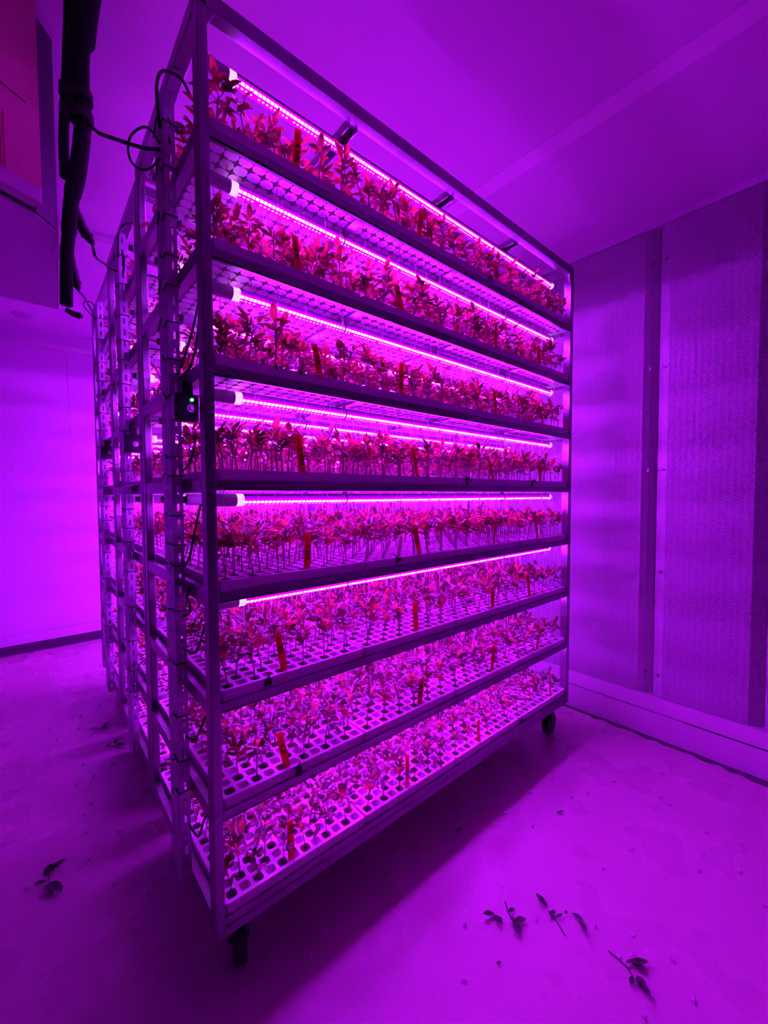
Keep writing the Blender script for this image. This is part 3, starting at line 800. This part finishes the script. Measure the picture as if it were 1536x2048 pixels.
for nme, p in leads.items():
    cable(p, .0028, ('lowest kinked black lead just under the fifth shelf, left end of front rack' if nme == 'sixth' else 'short black lead hanging at the left end of the %s shelf, front rack' % nme.replace('upper ', '')), 'short leads from the tubes')

# ------------------------------------------------------------------ floor litter
me_pel = []
for s in range(3):
    b_ = MB(); L = .0085 + .0015 * s; b_.tube([(-L / 2, 0, .0037), (L / 2, 0, .0037)], .0036, 8); me_pel.append(b_.mesh('pellet', M['pellet'], False))
PEL = [(-.125, 1.734), (-.095, 1.723), (-.004, 1.79), (.086, 1.74), (.089, 1.543), (-.112, 1.58), (-.218, 1.672), (-.197, 1.532), (-.128, 1.379), (-.127, 1.23), (-.311, 1.346), (-.032, 1.16), (-.101, 1.11), (-.159, 1.094), (-.127, .937), (-.152, .887), (-.155, .786), (-.068, .715), (.019, .664), (.022, .636), (-.158, .653), (-.189, .633), (-.114, .504), (-.309, .65), (-.046, .403), (.074, 1.285), (-.182, 2.399), (-.204, 2.39), (-.256, 2.422), (-.08, 2.67), (-.143, 2.787), (-.204, 2.894), (-.315, 2.886), (-.275, 2.566), (.054, 2.799), (1.148, -.095), (1.241, -.213), (1.308, -.242), (1.455, -.283), (1.585, -.314), (1.653, -.39), (1.495, -.43), (1.005, -.189), (1.158, -.44), (1.018, -.412), (1.421, -.584), (1.227, -.603), (1.315, -.684), (1.232, -.75), (.568, -.244), (.723, -.359), (.824, -.47), (.874, -.542), (1.475, -.461), (1.279, -.114), (1.355, .06), (.988, -.093), (.465, -.321), (.885, -.627), (.824, -.682), (.708, -.62), (.816, -.56), (.792, -.539), (.001, .289), (-.047, .35), (.221, -.045)]
for q, (x, y) in enumerate(PEL):
    thing('pellet', 'small clear plastic pellet lying on the floor', 'pellet', 'clear pellets scattered on the floor', (x, y, .0003), (0, 0, rng.uniform(0, PI)), data=me_pel[q % 3])

def sprig(label, stem_pts, leaves, r=.0012):
    o = thing('leaf_sprig', label, 'leaf sprig', 'fallen sprigs on the floor')
    b_ = MB(); b_.tube([(x, y, .002) for x, y in stem_pts], r, 5); link('stem', b_.mesh('stem', M['wilt']), o)
    r_ = random.Random(len(label))
    for (x0, y0, x1, y1, w) in leaves:
        d = Vector((x1 - x0, y1 - y0, .002)); b_ = MB()
        b_.add(*leaflet(Vector((x0, y0, .003 + r_.uniform(0, .003))), d, Vector((0, 0, 1)), d.length, w, -.12, .45))
        link('leaf', b_.mesh('leaf', M['wilt'], True), o)
sprig('dark fallen sprig on the bright floor, left of the pair side by side', [(.705, -.277), (.684, -.300), (.672, -.325)],
      [(.650, -.280, .622, -.262, .016), (.645, -.288, .640, -.310, .018), (.684, -.300, .700, -.312, .013), (.676, -.312, .668, -.328, .012), (.672, -.325, .700, -.345, .018), (.668, -.328, .650, -.358, .018), (.655, -.292, .632, -.290, .014)])
sprig('dark fallen sprig on the bright floor, right of the pair side by side', [(.742, -.430), (.762, -.396), (.772, -.370)],
      [(.776, -.362, .783, -.325, .016), (.772, -.372, .756, -.388, .014), (.770, -.375, .778, -.388, .012), (.795, -.402, .803, -.408, .010), (.812, -.415, .808, -.448, .014), (.806, -.440, .783, -.466, .013), (.768, -.394, .786, -.402, .008)])
sprig('dark fallen sprig with two leaf clusters nearest the bottom right', [(.788, -.516), (.786, -.555), (.772, -.580)],
      [(.800, -.562, .828, -.594, .016), (.800, -.564, .806, -.596, .016), (.790, -.556, .806, -.572, .010), (.772, -.578, .744, -.582, .012), (.774, -.582, .752, -.622, .016), (.778, -.582, .772, -.606, .012), (.784, -.562, .777, -.568, .008)])
sprig('dark fallen sprig lying alone on the floor left of the front rack', [(-.262, .640), (-.256, .668), (-.262, .690)],
      [(-.266, .672, -.215, .690, .022), (-.268, .668, -.250, .700, .020), (-.264, .640, -.295, .640, .018), (-.258, .632, -.232, .555, .026), (-.262, .628, -.262, .575, .020)])
sprig('small dark sprig on the left floor, farther of two near the middle rack', [(-.06, 1.54), (-.02, 1.51)], [(-.045, 1.53, -.075, 1.52, .016), (-.03, 1.52, -.012, 1.48, .018), (-.02, 1.52, .004, 1.545, .014)])
sprig('small dark sprig on the left floor, nearer of two near the middle rack', [(-.03, 1.33), (.02, 1.27)], [(-.02, 1.33, -.035, 1.29, .018), (0, 1.31, .03, 1.26, .022), (.0, 1.315, .012, 1.345, .014)])
sprig('single dark leaf scrap on the lit floor near the shadow edge', [(1.126, -.216), (1.132, -.218)], [(1.126, -.214, 1.146, -.228, .008)])
sprig('dark leaf scrap inside the shadow under the front rack', [(.79, -.036), (.80, -.034)], [(.79, -.030, .81, -.042, .010)])
sprig('tiny dark leaf bit on the bright floor below the sprig pair', [(.556, -.356), (.560, -.356)], [(.553, -.352, .562, -.360, .007)])
